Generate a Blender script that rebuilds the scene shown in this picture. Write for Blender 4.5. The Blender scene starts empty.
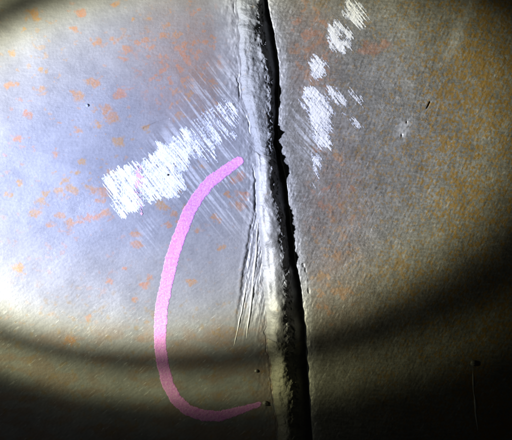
import bpy, math
import numpy as np
from mathutils import Vector

S = 0.00025                      # metres per photo pixel: the view is 128 mm wide
def W(px, py, pz=0.0):           # photo pixel on the plate -> metres (plate lies in z = 0)
    return Vector(((px - 256.0) * S, (220.0 - py) * S, pz * S))

sc = bpy.context.scene
# ---------------------------------------------------------------- camera
cd = bpy.data.cameras.new('camera'); cam = bpy.data.objects.new('camera', cd)
sc.collection.objects.link(cam); sc.camera = cam
cd.sensor_width = 36; cd.lens = 80; cd.clip_start = 0.01; cd.clip_end = 10
cam.location = (0, 0, 512 * S * 80 / 36)
# ---------------------------------------------------------------- world: a dark vessel interior
w = bpy.data.worlds.new('World'); sc.world = w; w.use_nodes = True
w.node_tree.nodes['Background'].inputs[0].default_value = (0.75, 0.8, 0.7, 1)
w.node_tree.nodes['Background'].inputs[1].default_value = 0.006
# ---------------------------------------------------------------- the hand torch (LED with lens: bluish core, yellow fringe, faint outer ring)
AZ, EL, DIST = math.radians(8.64), math.radians(37.3), 700 * S
aim = W(102.4, 171)
ldir = Vector((math.cos(EL) * math.cos(AZ), math.cos(EL) * math.sin(AZ), -math.sin(EL)))
ld = bpy.data.lights.new('torch', 'SPOT'); lamp = bpy.data.objects.new('torch', ld)
sc.collection.objects.link(lamp)
lamp.location = aim - ldir * DIST
lamp.rotation_euler = ldir.to_track_quat('-Z', 'Y').to_euler()
ld.energy = 5.4; ld.spot_size = math.radians(70); ld.spot_blend = 0.3; ld.shadow_soft_size = 0.004
EDGE = math.radians(14.5)         # angle where the main beam ends
ld.use_nodes = True
nt = ld.node_tree; nt.nodes.clear()
g = nt.nodes.new('ShaderNodeNewGeometry')
dt = nt.nodes.new('ShaderNodeVectorMath'); dt.operation = 'DOT_PRODUCT'; dt.inputs[1].default_value = ldir
ab = nt.nodes.new('ShaderNodeMath'); ab.operation = 'ABSOLUTE'
ac = nt.nodes.new('ShaderNodeMath'); ac.operation = 'ARCCOSINE'
dv = nt.nodes.new('ShaderNodeMath'); dv.operation = 'DIVIDE'; dv.inputs[1].default_value = EDGE * 2
rp = nt.nodes.new('ShaderNodeValToRGB'); em = nt.nodes.new('ShaderNodeEmission'); lo = nt.nodes.new('ShaderNodeOutputLight')
nt.links.new(g.outputs['Normal'], dt.inputs[0]); nt.links.new(dt.outputs['Value'], ab.inputs[0])
nt.links.new(ab.outputs[0], ac.inputs[0]); nt.links.new(ac.outputs[0], dv.inputs[0])
nt.links.new(dv.outputs[0], rp.inputs[0]); nt.links.new(rp.outputs[0], em.inputs[0]); nt.links.new(em.outputs[0], lo.inputs[0])
def ramp(r, tab):
    els = r.color_ramp.elements
    while len(els) < len(tab): els.new(0.5)
    for e, (p, c) in zip(els, tab): e.position = p / 2; e.color = (*c, 1)
    r.color_ramp.interpolation = 'EASE'
ramp(rp, [(0.0, (.58, .655, .98)), (.36, (.64, .71, 1.0)), (.60, (.76, .80, .97)), (.78, (.86, .88, .92)), (.88, (.95, .94, .76)), (.945, (.66, .63, .40)),
          (.995, (.12, .112, .066)), (1.035, (.012, .012, .009)), (1.2, (0, 0, 0))])
rp2 = nt.nodes.new('ShaderNodeValToRGB')
ramp(rp2, [(0.0, (0, 0, 0)), (.98, (0, 0, 0)), (1.03, (.018, .018, .014)), (1.10, (.032, .031, .022)), (1.175, (.34, .33, .175)), (1.23, (.15, .145, .076)),
           (1.29, (.02, .02, .014)), (1.5, (.007, .007, .006)), (2.0, (.003, .003, .003))])
nt.links.new(dv.outputs[0], rp2.inputs[0])
lup = Vector((0, 0, 1)) - ldir * ldir.z; lup.normalize()          # the torch's own up axis
du = nt.nodes.new('ShaderNodeVectorMath'); du.operation = 'DOT_PRODUCT'; du.inputs[1].default_value = lup
nt.links.new(g.outputs['Normal'], du.inputs[0])
sg = nt.nodes.new('ShaderNodeVectorMath'); sg.operation = 'DOT_PRODUCT'; sg.inputs[1].default_value = ldir
nt.links.new(g.outputs['Normal'], sg.inputs[0])
q = nt.nodes.new('ShaderNodeMath'); q.operation = 'DIVIDE'
nt.links.new(du.outputs['Value'], q.inputs[0]); nt.links.new(sg.outputs['Value'], q.inputs[1])
mr = nt.nodes.new('ShaderNodeMapRange'); nt.links.new(q.outputs[0], mr.inputs[0])
for i_, v_ in enumerate((math.tan(math.radians(5)), math.tan(math.radians(13.5)), 1.0, .12)): mr.inputs[i_ + 1].default_value = v_
sp_ = nt.nodes.new('ShaderNodeVectorMath'); sp_.operation = 'SCALE'
nt.links.new(rp2.outputs[0], sp_.inputs[0]); nt.links.new(mr.outputs[0], sp_.inputs['Scale'])
ad = nt.nodes.new('ShaderNodeVectorMath'); ad.operation = 'ADD'
nt.links.new(rp.outputs[0], ad.inputs[0]); nt.links.new(sp_.outputs[0], ad.inputs[1])
nt.links.new(ad.outputs[0], em.inputs[0])
em.inputs[1].default_value = 1.0
# ---------------------------------------------------------------- exposure
sc.view_settings.view_transform = 'Standard'; sc.view_settings.look = 'None'
sc.view_settings.exposure = 0; sc.view_settings.gamma = 1
sc.render.engine = 'CYCLES'

# ================================================================ numpy noise
def _h(ix, iy, seed):
    n = (ix.astype(np.int64) * 374761393 + iy.astype(np.int64) * 668265263 + seed * 1442695041) & 0xffffffff
    n = ((n ^ (n >> 13)) * 1274126177) & 0xffffffff
    n = ((n ^ (n >> 16)) * 2246822519) & 0xffffffff
    return ((n ^ (n >> 15)) & 0xffffff) / float(0xffffff)
def vn(x, y, seed=0):            # value noise, -1..1
    ix = np.floor(x); iy = np.floor(y); fx = x - ix; fy = y - iy
    fx = fx * fx * fx * (fx * (fx * 6 - 15) + 10); fy = fy * fy * fy * (fy * (fy * 6 - 15) + 10)
    a = _h(ix, iy, seed); b = _h(ix + 1, iy, seed); c = _h(ix, iy + 1, seed); d = _h(ix + 1, iy + 1, seed)
    return ((a + (b - a) * fx) * (1 - fy) + (c + (d - c) * fx) * fy) * 2 - 1
def fbm(x, y, seed=0, n=4, g=.5):
    s = 0; a = 1; t = 0
    for k in range(n):
        ca, sa = math.cos(k * 1.1 + .6), math.sin(k * 1.1 + .6)
        s = s + a * vn((x * ca - y * sa) * 2 ** k, (x * sa + y * ca) * 2 ** k, seed + k * 17); t += a; a *= g
    return s / t
def an(x, y, ang, lu, lv, seed, n=2):   # streaky noise: long axis at ang (degrees, photo axes), lengths in px
    c, s = math.cos(math.radians(ang)), math.sin(math.radians(ang))
    u = (x * c + y * s) / lu; v = (-x * s + y * c) / lv
    u = u + .35 * vn(u * .7, v * .25, seed + 5)
    return sum(vn(u * 2 ** k + .37 * k, v * 2 ** k + .61 * k, seed + 17 * k) * .5 ** k for k in range(n)) / (2 - .5 ** (n - 1))
def ss(a, b, x):
    t = np.clip((x - a) / (b - a), 0, 1); return t * t * (3 - 2 * t)
def poly_in(px, py, P):
    r = np.zeros(px.shape, bool); j = len(P) - 1
    for i in range(len(P)):
        xi, yi = P[i]; xj, yj = P[j]
        if yi != yj: r ^= ((yi > py) != (yj > py)) & (px < (xj - xi) * (py - yi) / (yj - yi) + xi)
        j = i
    return r
def path_d(px, py, P, wd):       # signed distance to a polyline of varying half width
    best = np.full(px.shape, 1e9)
    for (a, b, wa, wb) in zip(P[:-1], P[1:], wd[:-1], wd[1:]):
        dx, dy = b[0] - a[0], b[1] - a[1]; L2 = dx * dx + dy * dy
        t = np.clip(((px - a[0]) * dx + (py - a[1]) * dy) / L2, 0, 1)
        best = np.minimum(best, np.hypot(px - a[0] - t * dx, py - a[1] - t * dy) - (wa + (wb - wa) * t))
    return best

# ================================================================ the lines of the seam, in photo pixels
def crv(tab, smooth=6):
    ys = np.arange(-320, 761, 1.0); t = np.array(tab, float)
    v = np.interp(ys, t[:, 0], t[:, 1]); k = np.exp(-(np.arange(-20, 21) / smooth) ** 2); k /= k.sum()
    v = np.convolve(np.pad(v, 20, mode='edge'), k, 'valid')
    return lambda y: np.interp(y, ys, v)
_L = crv([(-300, 231), (0, 236), (40, 238), (95, 241), (115, 248), (146, 255), (190, 257), (215, 258), (260, 262), (294, 265), (345, 268), (375, 272), (410, 276), (440, 279), (700, 300)], 5)
_R = crv([(-300, 260), (0, 268), (25, 272), (55, 278), (90, 279.5), (130, 278), (146, 277), (160, 283), (190, 287.5), (210, 289), (240, 294), (270, 297.5), (294, 302), (330, 306), (370, 309), (400, 310.5), (440, 313), (700, 335)], 4)
_D = crv([(-300, 252), (0, 260.5), (20, 260), (34, 260), (55, 264.5), (75, 269.5), (100, 271.5), (140, 271), (155, 272), (175, 273.5), (195, 275), (210, 279), (235, 283), (260, 285), (286, 288), (300, 286), (330, 289), (350, 289), (380, 292), (400, 294), (440, 295), (700, 318)], 4)
def L(y): return _L(y) + .9 * vn(y / 9, y * 0, 5) + .5 * vn(y / 3, y * 0, 6)
def R(y): return _R(y) + .8 * vn(y / 8, y * 0, 7) + .22 * vn(y / 2.4, y * 0, 8)
def D(y): return _D(y) + 1.0 * vn(y / 8, y * 0, 9)
_G = crv([(200, 257.5), (212, 255), (230, 250), (270, 244), (312, 238), (350, 232)], 3)   # gouge beside the toe
_ck = crv([(-300, 0), (0, .1), (8, .7), (18, 0), (60, 0), (78, .5), (95, 1.4), (99, 0), (108, 0), (128, .8), (138, 0), (164, 0), (174, .8), (186, 2.6), (208, 3.4), (213, .1), (240, 0), (300, 0), (345, .5), (365, .1), (385, .5), (440, .2), (700, 0)], 2)

# ================================================================ plate height and colour masks
ORANGE = [(34, 14, 7), (96, 41, 5), (113, 39, 4), (75, 29, 4), (12, 53, 4), (94, 82, 6), (78, 97, 6), (74, 93, 4), (119, 94, 7), (106, 109, 6), (112, 118, 7), (98, 125, 5), (78, 130, 5),
          (118, 141, 6), (28, 115, 5), (41, 88, 4), (10, 86, 4), (17, 85, 4), (18, 138, 4), (81, 12, 5), (24, 29, 3), (137, 43, 3), (146, 40, 4), (133, 20, 3), (151, 20, 3), (127, 50, 5), (164, 36, 4),
          (123, 60, 4), (44, 71, 3), (35, 213, 6), (42, 200, 5), (46, 193, 4), (60, 191, 6), (73, 189, 6), (78, 172, 4), (66, 180, 5), (92, 189, 6), (103, 191, 6), (70, 224, 6), (80, 221, 5), (88, 218, 5), (97, 216, 5), (105, 212, 6),
          (50, 225, 4), (60, 216, 5), (100, 200, 4), (134, 235, 5), (138, 245, 5), (55, 154, 4), (17, 269, 7), (112, 172, 6), (80, 161, 4), (118, 3, 5), (146, 128, 3), (9, 195, 4), (20, 183, 4),
          (178, 166, 4), (186, 167, 3), (192, 152, 3), (240, 176, 6), (234, 181, 5), (243, 195, 6), (240, 205, 6), (216, 219, 5), (196, 230, 4), (221, 248, 3), (192, 282, 4), (150, 278, 4),
          (165, 208, 5), (172, 214, 4), (160, 204, 5), (168, 225, 4), (178, 222, 3), (146, 285, 5), (108, 281, 4), (125, 268, 3), (88, 318, 4), (134, 300, 4), (70, 340, 6), (186, 206, 4), (230, 195, 4),
          (204, 165, 4), (175, 190, 5), (340, 158, 5), (318, 148, 5), (345, 236, 5), (372, 48, 9), (385, 44, 6), (364, 52, 6)]
def bpos(x, y):
    return x - L(y), x - R(y)
def height(x, y, side):
    lf = fbm(x / 90, y / 90, 11, 2) * 2.2
    if side < 0:
        z = lf + fbm(x / 16, y / 16, 21, 2) * .16 + an(x, y, -28, 8, 1.8, 31) * .05 + fbm(x / 1.9, y / 1.9, 41, 2) * .05
        low = ss(230, 340, y)
        z += low * an(x, y, -42, 6, 1.7, 33) * .06
        dl = x - L(y)
        c = _ck(y)
        z -= c * np.exp(-((dl + 1.6 + .6 * vn(y / 4, y * 0, 3)) / (0.55 + .12 * c)) ** 2)
        z += .25 * ss(-14, -2, dl) * fbm(x / 2.5, y / 3, 14, 2)
        # shallow step in front of the toe
        z += 1.3 * ss(-26, -4, dl) * (.6 + .4 * vn(x * 0, y / 40, 15)) * (1 - ss(140, 190, y))
        z += ss(-22, -8, dl) * fbm(x / 4, y / 6, 16, 2) * .35
        # gouge
        gx = x - _G(y) - .7 * vn(y / 7, y * 0, 18) - .45 * vn(y / 2.3, y * 0, 28) - .3 * vn(x / 1.5, y / 1.5, 29); on = ss(196, 222, y) * (1 - ss(270, 350, y))
        gd = .95 * (1 + .3 * vn(y / 5, x / 5, 17)) * on * ss(-1.6, 1.4, gx) * np.exp(-np.clip(gx, 0, 99) / (3 + 4 * ss(210, 300, y)))
        z -= gd
        z += .3 * on * np.exp(-((gx + 2.2) / 2.0) ** 2)
        z += on * ss(0, 2, gx) * (an(x, y, 102, 26, 1.5, 19) * .5 + fbm(x / 2, y / 3, 20, 2) * .35)
        z -= .5 * ss(.8, -.3, path_d(x, y, [(144, 128), (156, 123), (169, 119)], [.2, .5, .2]))
        return z
    pit = ss(.82, 1.0, vn(x / 2.6, y / 2.6, 44)) * ss(.2, .7, vn(x / 25, y / 25, 45) + .5 * np.exp(-np.clip(x - R(y), 0, 999) / 12))
    z = lf  + fbm(x / 13, y / 13, 22, 3) * .26 + an(x, y, -62, 6, 1.9, 32) * .15 + fbm(x / 1.9, y / 1.9, 42, 2) * .10
    dr = x - R(y)
    z -= .9 * np.exp(-np.clip(dr, 0, 99) / 3.5) * (1 + .6 * vn(x / 4, y / 7, 24)); z += ss(12, 2, dr) * fbm(x / 2.2, y / 3, 27, 2) * .3
    z -= .8 * ss(215, 265, y) * (1 - ss(300, 340, y)) * np.exp(-((dr - 6 - 2 * vn(y / 20, y * 0, 25)) / 1.6) ** 2) * ss(.15, .5, vn(x / 3, y / 5, 26))
    z -= 2.6 * np.clip(path_d(x, y, [(430, 102), (427, 108)], [.7, .5]) < 0, 0, 1)
    z -= 1.2 * np.exp(-(((x - 407) / .8) ** 2 + ((y - 122) / 1.6) ** 2)) + 1.2 * np.exp(-(((x - 402) / .9) ** 2 + ((y - 135) / 1.8) ** 2))
    return z
def masks(x, y, side):
    wx = x + 3.2 * vn(x / 5, y / 5, 51) + 1.3 * vn(x / 2, y / 2, 53); wy = y + 2.2 * vn(x / 5, y / 5, 52) + 1.2 * vn(x / 2, y / 2, 54)
    o = np.zeros(x.shape)
    for (a, b, r) in ORANGE:
        if (side < 0) == (a < 275):
            d2 = ((wx - a) / (r * 1.2)) ** 2 + ((wy - b) / (r * .88)) ** 2
            o = np.maximum(o, np.exp(-d2 * 1.3))
    fine = fbm(x / 3.2, y / 3.2, 55, 3)
    o = .95 * ss(.16, .72, o + .24 * fine)
    tan = np.zeros(x.shape)
    if side < 0:
        st = np.exp(-(((x - 190) / 48) ** 2 + ((y - 62) / 60) ** 2)); tan = 1.0 * st * (.8 + .5 * fbm(x / 16, y / 16, 56, 3))
        o = np.maximum(o, ss(.30, .55, fbm(x / 5, y / 5, 57, 3) + .35 * st - .10) * ss(.15, .5, st) * .8)
        gen = np.exp(-(((x - 70) / 110) ** 2 + ((y - 130) / 130) ** 2))
        o = np.maximum(o, .55 * ss(.42, .6, fbm(x / 7, y / 5, 58, 3)) * (.3 + gen))
        dl = x - L(y); o *= 1 - .85 * ss(-26, -14, dl) * (1 - ss(150, 175, y))
        tan *= 1 - .9 * ss(-30, -14, dl)
        tan += .6 * ss(315, 345, y + .06 * (x - 100)) * ss(-.2, .4, fbm(x / 20, y / 8, 60, 2))
        gold = .4 * ss(.3, .6, fbm(x / 6, y / 6, 61, 3)) * ss(240, 330, y)
        c, s = math.cos(math.radians(52)), math.sin(math.radians(52))
        zone = ss(-40, 0, 40 - np.hypot((x - 235) / 1.0, (y - 145) / 1.35)) + .8 * ss(0, 30, 55 - np.hypot(x - 180, (y - 165) * 1.2)) + .5 * np.exp(-(((x - 148) / 12) ** 2 + ((y - 235) / 22) ** 2))
        br = ss(-.05, .5, an(x, y, 52, 26, 1.3, 62) + .25 * vn(x / 14, y / 14, 63)) * np.clip(zone, 0, 1)
        edge = ss(-16, -6, dl) * (1 - ss(200, 230, y))
        br = np.maximum(br, .55 * edge * ss(-.4, .5, fbm(x / 4, y / 9, 64, 2)))
        gx = x - _G(y); br = np.maximum(br, .8 * ss(3, 8, gx) * ss(205, 230, y) * (1 - ss(320, 350, y)) * ss(-.3, .4, an(x, y, 102, 40, 1.8, 65)))
    else:
        dr = x - R(y)
        st = np.exp(-(((x - 312) / 22) ** 2 + ((y - 48) / 50) ** 2)) + .7 * np.exp(-(((x - 335) / 30) ** 2 + ((y - 210) / 75) ** 2)) + .5 * np.exp(-(((x - 330) / 40) ** 2 + ((y - 300) / 40) ** 2))
        tan = .8 * st * (.75 + .6 * fbm(x / 12, y / 12, 66, 3)) * ss(5, 13, dr)
        o = np.maximum(o * .7, .65 * ss(.25, .55, fbm(x / 5, y / 5, 67, 3) + .3 * st - .06) * ss(.1, .5, st) * ss(6, 14, dr))
        rr = ss(320, 470, x)
        cl = fbm(x / 45, y / 45, 68, 3)
        gold = ss(.20, .40, fbm(x / 2.1 + .8 * vn(x / 5, y / 5, 77), y / 2.4, 69, 3) + .40 * cl + .30 * rr - .10) * ss(12, 60, dr) * (.4 + .6 * rr)
        zone = ss(0, 26, 34 - np.hypot((x - 312) / .9, (y - 125) / 1.7))
        br = ss(-.1, .5, an(x, y, 48, 20, 1.3, 70)) * np.clip(zone, 0, 1)
        br = np.maximum(br, .42 * (1 - ss(4, 11, dr + 3 * fine)))
        br = np.maximum(br, .8 * ss(0, 1, 1.25 - np.hypot((x - 404 + .35 * (y - 128)) / 11, (y - 128) / 16)) * ss(-.5, .2, fine))
        br = np.maximum(br, .35 * ss(0, 1, 1.2 - np.hypot((x - 460) / 9 + (y - 30) / 22, (y - 30) / 40)))
    scr = ss(.52, .72, an(x, y, -42 if side < 0 else -58, 6, .9, 72 + side)) * ss(-.1, .3, vn(x / 12, y / 12, 75))
    br = np.maximum(br, (.75 * ss(250, 340, y) if side < 0 else .6) * scr)
    return np.clip(np.stack([o, gold, br, tan], -1), 0, 1)

# ================================================================ materials
def nodes(name):
    m = bpy.data.materials.new(name); m.use_nodes = True; t = m.node_tree
    return m, t, t.nodes['Principled BSDF']
def N(t, kind, **kw):
    n = t.nodes.new('ShaderNode' + kind)
    for k, v in kw.items(): setattr(n, k, v)
    return n
def noise(t, scale, detail=4, rough=.6, vec=None, map_scale=None, rot=0):
    tc = N(t, 'TexCoord'); n = N(t, 'TexNoise'); n.inputs['Scale'].default_value = scale; n.inputs['Detail'].default_value = detail; n.inputs['Roughness'].default_value = rough
    if map_scale:
        mp = N(t, 'Mapping'); mp.inputs['Scale'].default_value = map_scale; mp.inputs['Rotation'].default_value = (0, 0, rot)
        t.links.new(tc.outputs['Object'], mp.inputs[0]); t.links.new(mp.outputs[0], n.inputs['Vector'])
    else: t.links.new(tc.outputs['Object'], n.inputs['Vector'])
    return n.outputs['Fac']
def mix(t, f, a, b, blend='MIX'):
    m = N(t, 'Mix', data_type='RGBA', blend_type=blend)
    for sock, v in ((m.inputs[0], f), (m.inputs[6], a), (m.inputs[7], b)):
        if hasattr(v, 'default_value'): t.links.new(v, sock)
        elif isinstance(v, tuple): sock.default_value = (*v, 1)
        else: sock.default_value = v
    return m.outputs[2]
def rng(t, v, a, b, c, d):
    m = N(t, 'MapRange'); t.links.new(v, m.inputs[0])
    for i, q in enumerate((a, b, c, d)): m.inputs[i + 1].default_value = q
    return m.outputs[0]
def mul(t, a, b):
    m = N(t, 'Math', operation='MULTIPLY')
    for i, v in enumerate((a, b)):
        if hasattr(v, 'default_value'): t.links.new(v, m.inputs[i])
        else: m.inputs[i].default_value = v
    return m.outputs[0]
def bump(t, p, v, dist, strength=1.0):
    b = N(t, 'Bump'); b.inputs['Distance'].default_value = dist; b.inputs['Strength'].default_value = strength
    t.links.new(v, b.inputs['Height'])
    t.links.new(b.outputs[0], p.inputs['Normal'])

def steel(name, base, dark, grain, met, rough, ang, bd):
    m, t, p = nodes(name)
    at = N(t, 'Attribute', attribute_name='wear'); sp = N(t, 'SeparateColor'); t.links.new(at.outputs['Color'], sp.inputs[0])
    og, gd, br, tn = sp.outputs[0], sp.outputs[1], sp.outputs[2], at.outputs['Alpha']
    f1 = noise(t, 1700, 4, .7); f2 = noise(t, 150, 6, .65); f3 = noise(t, 1300, 3, .7, map_scale=(.3, 1.2, 1), rot=ang)
    c = mix(t, rng(t, f2, .3, .7, 0, 1), dark, base)
    c = mix(t, rng(t, f3, .42, .68, 0, grain), c, (.45, .45, .46))
    c = mix(t, rng(t, f1, .52, .70, 0, grain * 1.2), c, tuple(q * .35 for q in dark))
    c = mix(t, mul(t, tn, rng(t, f1, .25, .65, .45, 1.0)), c, (.27, .18, .14))
    c = mix(t, mul(t, gd, rng(t, f1, .3, .6, .5, 1)), c, (.31, .19, .045))
    c = mix(t, mul(t, og, rng(t, f1, .35, .62, .4, .95)), c, mix(t, rng(t, noise(t, 40, 2, .5), .4, .6, 0, 1), (.43, .20, .115), (.40, .235, .085)))
    c = mix(t, mul(t, br, rng(t, f3, .3, .6, .55, 1)), c, (.52, .53, .56))
    t.links.new(c, p.inputs['Base Color'])
    p.inputs['Metallic'].default_value = met
    t.links.new(rng(t, f2, .3, .7, rough - .06, rough + .1), p.inputs['Roughness'])
    a = N(t, 'Math', operation='ADD'); t.links.new(f1, a.inputs[0]); t.links.new(f3, a.inputs[1])
    a = mul(t, a.outputs[0], rng(t, noise(t, 55, 4, .6), .35, .65, .25, 1.25))
    bump(t, p, a, bd, .8)
    return m
M_left = steel('blue_grey_steel', (.285, .29, .315), (.235, .24, .265), .14, .15, .50, .6, .00005)
M_right = steel('rough_mill_scale_steel', (.268, .262, .248), (.165, .161, .150), .40, .2, .46, 1.0, .00013)
def weldmat(name, a, b, met, rough, gr, bd):
    m, t, p = nodes(name)
    f1 = noise(t, 1600, 5, .75); f2 = noise(t, 260, 6, .65); f3 = noise(t, 500, 3, .6)
    c = mix(t, rng(t, f2, .32, .68, 0, 1), b, a)
    c = mix(t, rng(t, f1, .53, .70, 0, gr), c, (.05, .05, .045))
    c = mix(t, rng(t, f3, .62, .75, 0, .5), c, (.30, .22, .12))
    t.links.new(c, p.inputs['Base Color']); p.inputs['Metallic'].default_value = met
    t.links.new(rng(t, f2, .3, .7, rough - .07, rough + .12), p.inputs['Roughness'])
    bump(t, p, f1, .00022 * bd, .9)
    return m
M_w = [weldmat('grey_weld_metal', (.31, .32, .34), (.215, .225, .24), .2, .5, .5, 1),
       weldmat('bright_weld_metal', (.34, .34, .345), (.215, .22, .225), .3, .46, .3, .6),
       weldmat('crusty_weld_metal', (.43, .42, .36), (.27, .27, .23), .15, .5, .6, 1)]
def paint(name, col, col2, rough, sc_, thin=None):
    m, t, p = nodes(name)
    f = noise(t, sc_, 5, .7)
    c = mix(t, rng(t, f, .3, .7, 0, 1), col, col2)
    if thin:                     # where the film is thin the steel shows through
        at = N(t, 'Attribute', attribute_name='cover'); c = mix(t, at.outputs['Fac'], thin, c)
    t.links.new(c, p.inputs['Base Color'])
    p.inputs['Roughness'].default_value = rough
    bump(t, p, noise(t, 1500, 4, .7), .00010, .6)
    return m
M_chalk = paint('white_chalk', (.84, .84, .84), (.70, .71, .74), .9, 900, (.30, .33, .43))
M_pink = paint('pink_marker_paint', (.64, .16, .72), (.80, .46, .84), .6, 2400, (.48, .26, .52))
M_pinkdust = paint('pink_marker_trace', (.70, .34, .66), (.70, .48, .70), .7, 900)
M_dark = paint('dark_slag', (.05, .05, .05), (.09, .085, .08), .4, 500)
M_burr = paint('bright_burr_steel', (.66, .66, .66), (.5, .5, .5), .35, 600)
M_pale = paint('pale_drip_glint', (.8, .8, .76), (.6, .6, .56), .5, 900)  # glint along the drip line, put into its pale colour
M_spat = paint('grey_spatter_steel', (.30, .30, .30), (.2, .2, .2), .4, 600)

# ================================================================ mesh helpers
def link(name, me, mat, parent=None, loc=None):
    o = bpy.data.objects.new(name, me); sc.collection.objects.link(o)
    if mat: me.materials.append(mat)
    if parent: o.parent = parent
    if loc is not None: o.location = loc
    return o
def tag(o, label, cat, group=None):
    o['label'] = label; o['category'] = cat
    if group: o['group'] = group
    return o
def mesh_np(name, V, Q, smooth=True):
    me = bpy.data.meshes.new(name)
    me.vertices.add(len(V)); me.vertices.foreach_set('co', V.astype(np.float32).ravel())
    me.loops.add(Q.size); me.loops.foreach_set('vertex_index', Q.astype(np.int32).ravel())
    me.polygons.add(len(Q)); me.polygons.foreach_set('loop_start', np.arange(0, Q.size, 4, dtype=np.int32))
    me.update(calc_edges=True)
    me.polygons.foreach_set('use_smooth', np.full(len(Q), smooth))
    return me
def grid_quads(nr, nc):
    i = np.arange(nr * nc).reshape(nr, nc)
    return np.stack([i[1:, :-1], i[1:, 1:], i[:-1, 1:], i[:-1, :-1]], -1).reshape(-1, 4)
def slab(X, Y, Z, base):         # height field grid (rows = photo y downwards) closed to a solid with a flat base
    nr, nc = X.shape
    V = np.stack([(X - 256) * S, (220 - Y) * S, Z * S], -1).reshape(-1, 3)
    Q = grid_quads(nr, nc)
    i = np.arange(nr * nc).reshape(nr, nc)
    ring = np.concatenate([i[0, :], i[1:, -1], i[-1, -2::-1], i[-2:0:-1, 0]])
    B = V[ring].copy(); B[:, 2] = base * S
    n0 = len(V); k = len(ring); a = np.arange(k); b = (a + 1) % k
    side = np.stack([ring[a], ring[b], n0 + b, n0 + a], -1)
    corner = [n0, n0 + nc - 1, n0 + nc - 1 + nr - 1, n0 + nc - 1 + nr - 1 + nc - 1]
    Q = np.concatenate([Q, side, np.array([corner])])
    return np.concatenate([V, B]), Q, n0
def spaced(lo, hi, flo, fhi, fine, coarse):
    a = np.arange(lo, flo, coarse); b = np.arange(flo, fhi, fine); c = np.arange(fhi, hi + coarse * .5, coarse)
    return np.concatenate([a, b, c])
rows = spaced(-200, 640, -8, 448, .55, 6)

# ================================================================ plates
def plate(side):
    if side < 0:
        off = np.concatenate([spaced(-520, -40, -268, -40, .6, 6), np.arange(-40, 4.1, .4)])
        Y, O = np.meshgrid(rows, off, indexing='ij'); X = L(Y) * ss(-300, -20, O) + 255 * (1 - ss(-300, -20, O)) + O
    else:
        off = np.concatenate([np.array([0, .15]), np.arange(.4, 20, .4), spaced(20, 480, 20, 250, .6, 6)])
        Y, O = np.meshgrid(rows, off, indexing='ij'); X = R(Y) * (1 - ss(10, 260, O)) + 290 * ss(10, 260, O) + O
    Z = height(X, Y, side)
    if side > 0: Z[:, 0] -= 34; X[:, 0] += 14; Z[:, 1] -= .4
    V, Q, n0 = slab(X, Y, Z, -40)
    me = mesh_np('steel_plate', V, Q)
    col = np.zeros((len(V), 4), np.float32); col[:n0] = masks(X, Y, side).reshape(-1, 4)
    me.attributes.new('wear', 'FLOAT_COLOR', 'POINT').data.foreach_set('color', col.ravel())
    return link('steel_plate', me, M_left if side < 0 else M_right)
pl = tag(plate(-1), 'smooth blue-grey steel plate with orange rust spots, left of the weld', 'steel plate', 'plates joined by the weld')
pr = tag(plate(1), 'rough dark grey steel plate speckled with golden rust, right of the weld', 'steel plate', 'plates joined by the weld')

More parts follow.
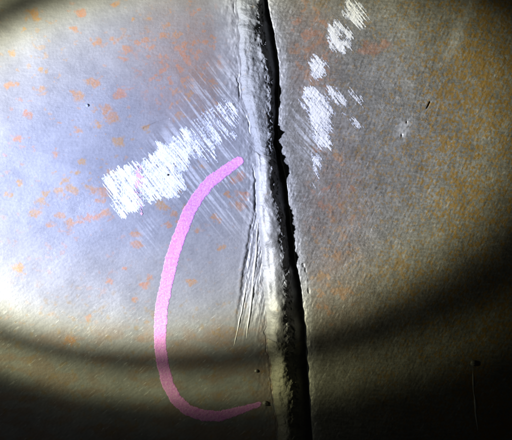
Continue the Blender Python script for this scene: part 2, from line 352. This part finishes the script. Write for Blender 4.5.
# ================================================================ weld seam: three passes, one after another
seam = bpy.data.objects.new('weld_seam', None); sc.collection.objects.link(seam); seam.location = W(270, 220, -40)
tag(seam, 'long raised weld seam with a black crack down its right side', 'weld')
def weld_pass(y0, y1, k):
    yr = np.arange(y0, y1 + .1, .5) if k else np.concatenate([np.arange(-200, -8, 4), np.arange(-8, y1 + .1, .5)])
    if k == 2: yr = np.concatenate([np.arange(y0, 448, .5), np.arange(448, 640, 4)])
    u = np.linspace(0, 1, 120)
    Y0, U = np.meshgrid(yr, u, indexing='ij')
    arc = (9, 7, 5)[k]
    Y = Y0 + arc * (U * 1.6 - U * U) * 1.5          # ripple fronts bow downwards
    l = L(Y) - .6; r = R(Y) - .25; d = D(Y)
    X = l + (r - l) * U
    wdt = r - l; pk = (d - l) / wdt
    pk = np.clip(pk - .8 / wdt, .3, .95)
    h = ((4.0, 4.8, 4.8)[k] + .30 * (r - d)) * (1 + .14 * vn(Y / 22, Y * 0, 80 + k))
    t1 = np.clip(U / pk, 0, 1); cc = (.50, .62, .58)[k] + .08 * vn(Y / 26, Y * 0, 81)
    up = np.where(t1 < cc, 1 - ((t1 - cc) / cc) ** 2, 1 - .27 * ((t1 - cc) / (1 - cc)) ** 2)
    if k == 0: up = up * (.45 + .55 * ss(0, .3, t1))
    t2 = np.clip((U - pk) / (1 - pk), 0, 1)
    Z = h * up - (1.0 * (r - d) * t2 + 26 * ss(.36, 1.2, t2)) - .6 * (1 - ss(0, .12, U))
    flank = ss(0, .12, t2) * (1 - ss(.75, 1, t2))
    lit = up * (1 - t2)
    per = (14, 17, 11)[k]; amp = (.75, .45, 1.0)[k]
    ph = (Y0 + 2.5 * vn(X / 14, Y0 / 14, 83)) / per
    saw = ph - np.floor(ph); rip = (np.abs(saw - .35) - .3)
    Z += amp * 2.0 * rip * ss(.05, .4, U) * (.6 + .6 * vn(Y / 30, X / 30, 84))
    Z += fbm(X / 9, Y / 12, 85 + k, 3) * (1.2, .8, 1.5)[k] * ss(0, .25, U) + vn(X / 15, Y / 17, 97) * 1.3 * lit
    Z += fbm(X / 3, Y / 3, 88 + k, 3) * (.38, .20, .8)[k]
    gz = ss(.74, 1.0, t1) * (1 - ss(.5, .9, t2)) * (1.0, .9, .9)[k]
    Z += gz * (fbm(X / 6, Y / 6, 94, 2) * 1.7 + fbm(X / 2.4, Y / 2.4, 95, 3) * 1.3)
    Z += (1.2 if k == 1 else .6) * np.exp(-((U - .12) / .07) ** 2) * (.5 + .7 * vn(Y / 16, Y * 0, 92)) 
    Z -= 1.1 * np.exp(-((U - .24) / .06) ** 2) * (.4 + .8 * vn(Y / 18, Y * 0, 93)) * (1 if k == 1 else .6)
    # rounded start / end of the pass
    if k < 2: Z -= 3.0 * ss(y1 - 2.5, y1, Y0)
    if k > 0: Z += .6 * ss(y0, y0 + 2, Y0) - .6; Z += .9 * np.exp(-((Y0 - y0 - 4) / 3.5) ** 2) * lit
    Z += lfz(X, Y) 
    V, Q, n0 = slab(X, Y, Z, -40)
    V = V - np.array(seam.location)
    o = link('weld_pass', mesh_np('weld_pass', V, Q), M_w[k], seam)
    o['label'] = ('dull grey upper stretch of weld', 'smooth shiny middle stretch of weld', 'crusty lower stretch of weld in the dark')[k]
def lfz(x, y): return fbm(x / 90, y / 90, 11, 2) * 2.2
weld_pass(-200, 152, 0); weld_pass(150.5, 340, 1); weld_pass(338.5, 640, 2)

# ================================================================ thin layers on the plate: chalk and marker, as broken films with real outlines
def film(name, x0, y0, x1, y1, fn, mat, side, step=.27, lift=.28, flat=.25):
    xs = np.arange(x0, x1, step); ys = np.arange(y0, y1, step)
    Y, X = np.meshgrid(ys, xs, indexing='ij')
    m = fn(X, Y)                                     # > 0 inside
    keep = ((m[:-1, :-1] > 0) & (m[1:, :-1] > 0) & (m[:-1, 1:] > 0) & (m[1:, 1:] > 0)).ravel()
    Q = grid_quads(len(ys), len(xs))[keep]
    Z = height(X, Y, side) + lift * np.clip(flat + m * .8, flat, 1)
    V = np.stack([(X - 256) * S, (220 - Y) * S, Z * S], -1).reshape(-1, 3)
    used = np.unique(Q); re = np.zeros(len(V), np.int64); re[used] = np.arange(len(used))
    V = V[used]; Q = re[Q]
    c = np.array([V[:, 0].mean(), V[:, 1].mean(), V[:, 2].min()])
    me = mesh_np(name, V - c, Q)
    cov = np.zeros(len(V), np.float32); cov[:] = np.clip(m.ravel()[used] / .9, 0, 1) ** .8
    me.attributes.new('cover', 'FLOAT', 'POINT').data.foreach_set('value', cov)
    return link(name, me, mat, None, Vector(c))
def chalk(P, side, ang, dens, seed, hole=None, jit=5.0):
    P = [tuple(map(float, q)) for q in P]
    c, s = math.cos(math.radians(ang)), math.sin(math.radians(ang))
    def fn(x, y):
        v = -x * s + y * c
        j = jit * (.75 * vn(v / 4.5, v * 0 + seed, seed) + .45 * vn(v / 1.6, v * 0 + seed, seed + 7)) + 1.2 * vn(x / 2, y / 2, seed + 1)
        a = x + c * j; b = y + s * j
        ins = poly_in(a, b, P)
        e = sum(poly_in(a + q * math.cos(k_ * .785), b + q * math.sin(k_ * .785), P).astype(float) for q in (2, 4.5) for k_ in range(8)) / 16
        st = an(x, y, ang, 16, 1.1, seed + 2) * .95 + .35 * vn(x / 9, y / 9, seed + 3) + .45 * vn(x / 1.0, y / 1.0, seed + 4)
        m = np.where(ins | (e > .2), dens + .22 + st - 1.5 * (1 - e) ** 1.3, -1)
        if hole is not None:
            m = np.where(np.hypot(x - hole[0] + 2 * vn(x / 2.5, y / 2.5, 9), y - hole[1] + 2 * vn(x / 2.5, y / 2.5, 10)) < hole[2], m - .5, m)
        return m
    xs = [q[0] for q in P]; ys = [q[1] for q in P]
    return film('chalk_mark', min(xs) - 8, min(ys) - 8, max(xs) + 8, max(ys) + 8, fn, M_chalk, side)
GC = 'white chalk marks beside the weld'
tag(chalk([(104, 178), (112, 174), (128, 166), (142, 158), (158, 147), (172, 138), (186, 128), (192, 138), (190, 156), (186, 172), (184, 188), (178, 195), (165, 197), (152, 204), (140, 211), (122, 218), (112, 204)], -1, 52, .60, 201),
    'largest white chalk patch, on the left plate beyond the pink arc', 'chalk mark', GC)
tag(chalk([(182, 130), (196, 118), (210, 106), (224, 96), (236, 104), (240, 120), (236, 138), (222, 142), (214, 160), (204, 160), (192, 162), (188, 145)], -1, 52, .06, 211),
    'faint hatched white chalk strokes between the largest chalk patch and the weld', 'chalk mark', GC)
tag(chalk([(343, 2), (351, -1), (360, 4), (367, 15), (366, 23), (358, 26), (346, 18)], 1, 52, 0.54, 221), 'topmost white chalk dab on the right plate, at the photo edge', 'chalk mark', GC)
tag(chalk([(327, 28), (338, 20), (346, 26), (353, 36), (351, 47), (344, 51), (333, 50), (328, 42)], 1, 52, 0.54, 231, (341, 39, 3.4)), 'round white chalk dab with a small brown hole in its middle', 'chalk mark', GC)
tag(chalk([(308, 56), (313, 54), (318, 59), (323, 57), (330, 69), (323, 73), (319, 82), (311, 80), (309, 70)], 1, 52, 0.46, 241), 'small ragged white chalk dab below the dab with a brown hole', 'chalk mark', GC)
tag(chalk([(325, 86), (333, 85), (347, 100), (348, 107), (342, 107), (333, 99)], 1, 52, 0.46, 251, jit=3), 'short slanting white chalk stroke, left one of a parallel pair', 'chalk mark', GC)
tag(chalk([(345, 88), (350, 86), (362, 98), (365, 107), (358, 107), (350, 99)], 1, 52, 0.21, 261, jit=3), 'short slanting faint chalk stroke, right one of a parallel pair', 'chalk mark', GC)
tag(chalk([(305, 88), (318, 88), (327, 95), (334, 106), (335, 120), (331, 130), (333, 142), (325, 152), (318, 147), (315, 132), (307, 116), (301, 100)], 1, 50, 0.54, 271), 'largest white chalk patch on the right plate, close to the weld', 'chalk mark', GC)
tag(chalk([(337, 107), (349, 112), (364, 127), (367, 136), (355, 129), (342, 118)], 1, 50, 0.14, 281, jit=3), 'faint slanting chalk stroke at the right of the largest right-hand patch', 'chalk mark', GC)
tag(chalk([(310, 152), (320, 150), (321, 170), (317, 190), (312, 200), (312, 176)], 1, 60, 0.04, 291), 'lowest faint chalk smear on the right plate beside the crack', 'chalk mark', GC)

ARC = [(239, 161), (226, 170), (211, 181), (198, 197), (189, 212), (181, 232), (173, 255), (167, 280), (162, 305), (160, 325), (160, 345), (163, 365), (168, 384), (176, 399), (188, 410), (203, 415), (220, 416), (238, 411), (259, 404.5)]
WD = [1.06 * q for q in (4.6, 5.3, 5.8, 6.0, 6.2, 6.3, 6.4, 6.4, 6.3, 6.2, 6.0, 5.8, 5.8, 5.8, 5.7, 5.4, 5.0, 4.2, 2.4)]
def arcfn(x, y):
    d = path_d(x, y, ARC, WD) + .4 * vn(x / 7, y / 7, 301) + .5 * vn(x / 1.3, y / 1.3, 302)
    dry = fbm(x / 1.6, y / 1.6, 303, 2)
    return np.where(dry > .95 - .3 * ss(240, 260, x) * ss(380, 400, y), -1, -d)
tag(film('marker_line', 145, 148, 262, 428, arcfn, M_pink, -1), 'long pink marker arc curving round the left of the weld', 'marker line')
def smfn(x, y):
    d = path_d(x, y, [(136, 164), (138, 176), (139, 196), (143, 218)], [2.5, 4, 2.8, 1.5]) + 2.5 * vn(x / 3, y / 3, 311)
    return np.where(an(x, y, 52, 4, .9, 312, 2) < -.02, -1, -d)
o = film('marker_smudge', 126, 154, 152, 228, smfn, M_pinkdust, -1, lift=.42, flat=1)
tag(o, 'small faint pink smudge across the largest chalk patch', 'marker smudge')

# ================================================================ burrs beside the gouge, spatter and grit
def ribbon(P, wd, ht, side, seed, n=60):            # half-round sliver following the plate
    P = np.array(P, float); t = np.linspace(0, 1, n); s = np.linspace(0, 1, len(P))
    px = np.interp(t, s, P[:, 0]); py = np.interp(t, s, P[:, 1])
    k = np.sin(np.clip(t * 1.0, 0, 1) * math.pi) ** .6 * (1 + .35 * vn(t * 14, t * 0, seed))
    dx = np.gradient(px); dy = np.gradient(py); q = np.hypot(dx, dy); nx, ny = -dy / q, dx / q
    px = px + .4 * vn(t * 9, t * 0, seed + 1)
    a = np.linspace(0, math.pi, 7)
    X = px[:, None] + nx[:, None] * np.cos(a) * wd * k[:, None]; Y = py[:, None] + ny[:, None] * np.cos(a) * wd * k[:, None]
    Z = height(X, Y, side) - .3 + np.sin(a) * ht * k[:, None]
    V = np.stack([(X - 256) * S, (220 - Y) * S, Z * S], -1).reshape(-1, 3)
    return V, grid_quads(n, 7)
for i, (P, wd, ht) in enumerate([([(259, 212), (257, 240), (254, 275), (250, 310), (246, 342)], 1.2, 1.3),
                                 ([(247, 278), (243, 304), (238, 328), (233, 349)], .8, 1.0),
                                 ([(254, 262), (252, 290), (249, 318)], .6, .8)]):
    V, Q = ribbon(P, wd, ht, -1, 400 + i * 7)
    b = link('burr', mesh_np('burr', V, Q), M_burr, pl)

rs = np.random.RandomState(4)
def blob(r, seed, flat=.75, nu=14, nv=9):
    a = np.linspace(0, 2 * math.pi, nu, endpoint=False); b = np.linspace(-1.2, math.pi / 2 - .02, nv)
    A, B = np.meshgrid(a, b); A = A.T; B = B.T
    q = r * (1 + .22 * vn(np.cos(A) * np.cos(B) * 1.7 + seed, np.sin(A) * np.cos(B) * 1.7 + np.sin(B) * 1.3, seed))
    V = np.stack([q * np.cos(B) * np.cos(A), q * np.cos(B) * np.sin(A), q * flat * np.sin(B)], -1) * S
    i = np.arange(nu * nv).reshape(nu, nv); j = np.roll(i, -1, 0)
    Q = np.stack([i[:, :-1], j[:, :-1], j[:, 1:], i[:, 1:]], -1).reshape(-1, 4)
    return mesh_np('blob', V.reshape(-1, 3), Q)
def hz(x, y, side): return float(height(np.array([float(x)]), np.array([float(y)]), side)[0])
def put(name, x, y, r, side, mat, seed, flat=.8):
    return link(name, blob(r, seed, flat), mat, None, W(x, y, hz(x, y, side) + r * .25))
s1 = put('spatter_bead', 473, 363, 3.0, 1, M_spat, 21, 1.0)
tag(s1, 'tiny spatter bead with a thin pale line running down, dark lower right', 'weld spatter', 'spatter beads')
V, Q = ribbon([(472.5, 366), (473, 385), (474.5, 402), (476, 418), (478, 432)], .75, 1.3, 1, 450, 90)
link('drip_line', mesh_np('drip_line', V - np.array(s1.location), Q), M_pale, s1)
tag(put('spatter_bead', 265, 403.5, 2.6, -1, M_spat, 22), 'tiny grey spatter bead at the tail of the pink arc', 'weld spatter', 'spatter beads')
tag(put('spatter_bead', 256, 371, 1.8, -1, M_spat, 23), 'tiny spatter bead in the dark band left of the weld', 'weld spatter', 'spatter beads')
tag(put('grit_particle', 87.5, 105.5, 1.6, -1, M_chalk, 24, .5), 'tiny white grit particle casting a dark dot, among the left rust spots', 'grit')

tag(put('grit_particle', 168, 175, 1.0, -1, M_dark, 25), 'tiny dark grit particle on the largest chalk patch', 'grit')
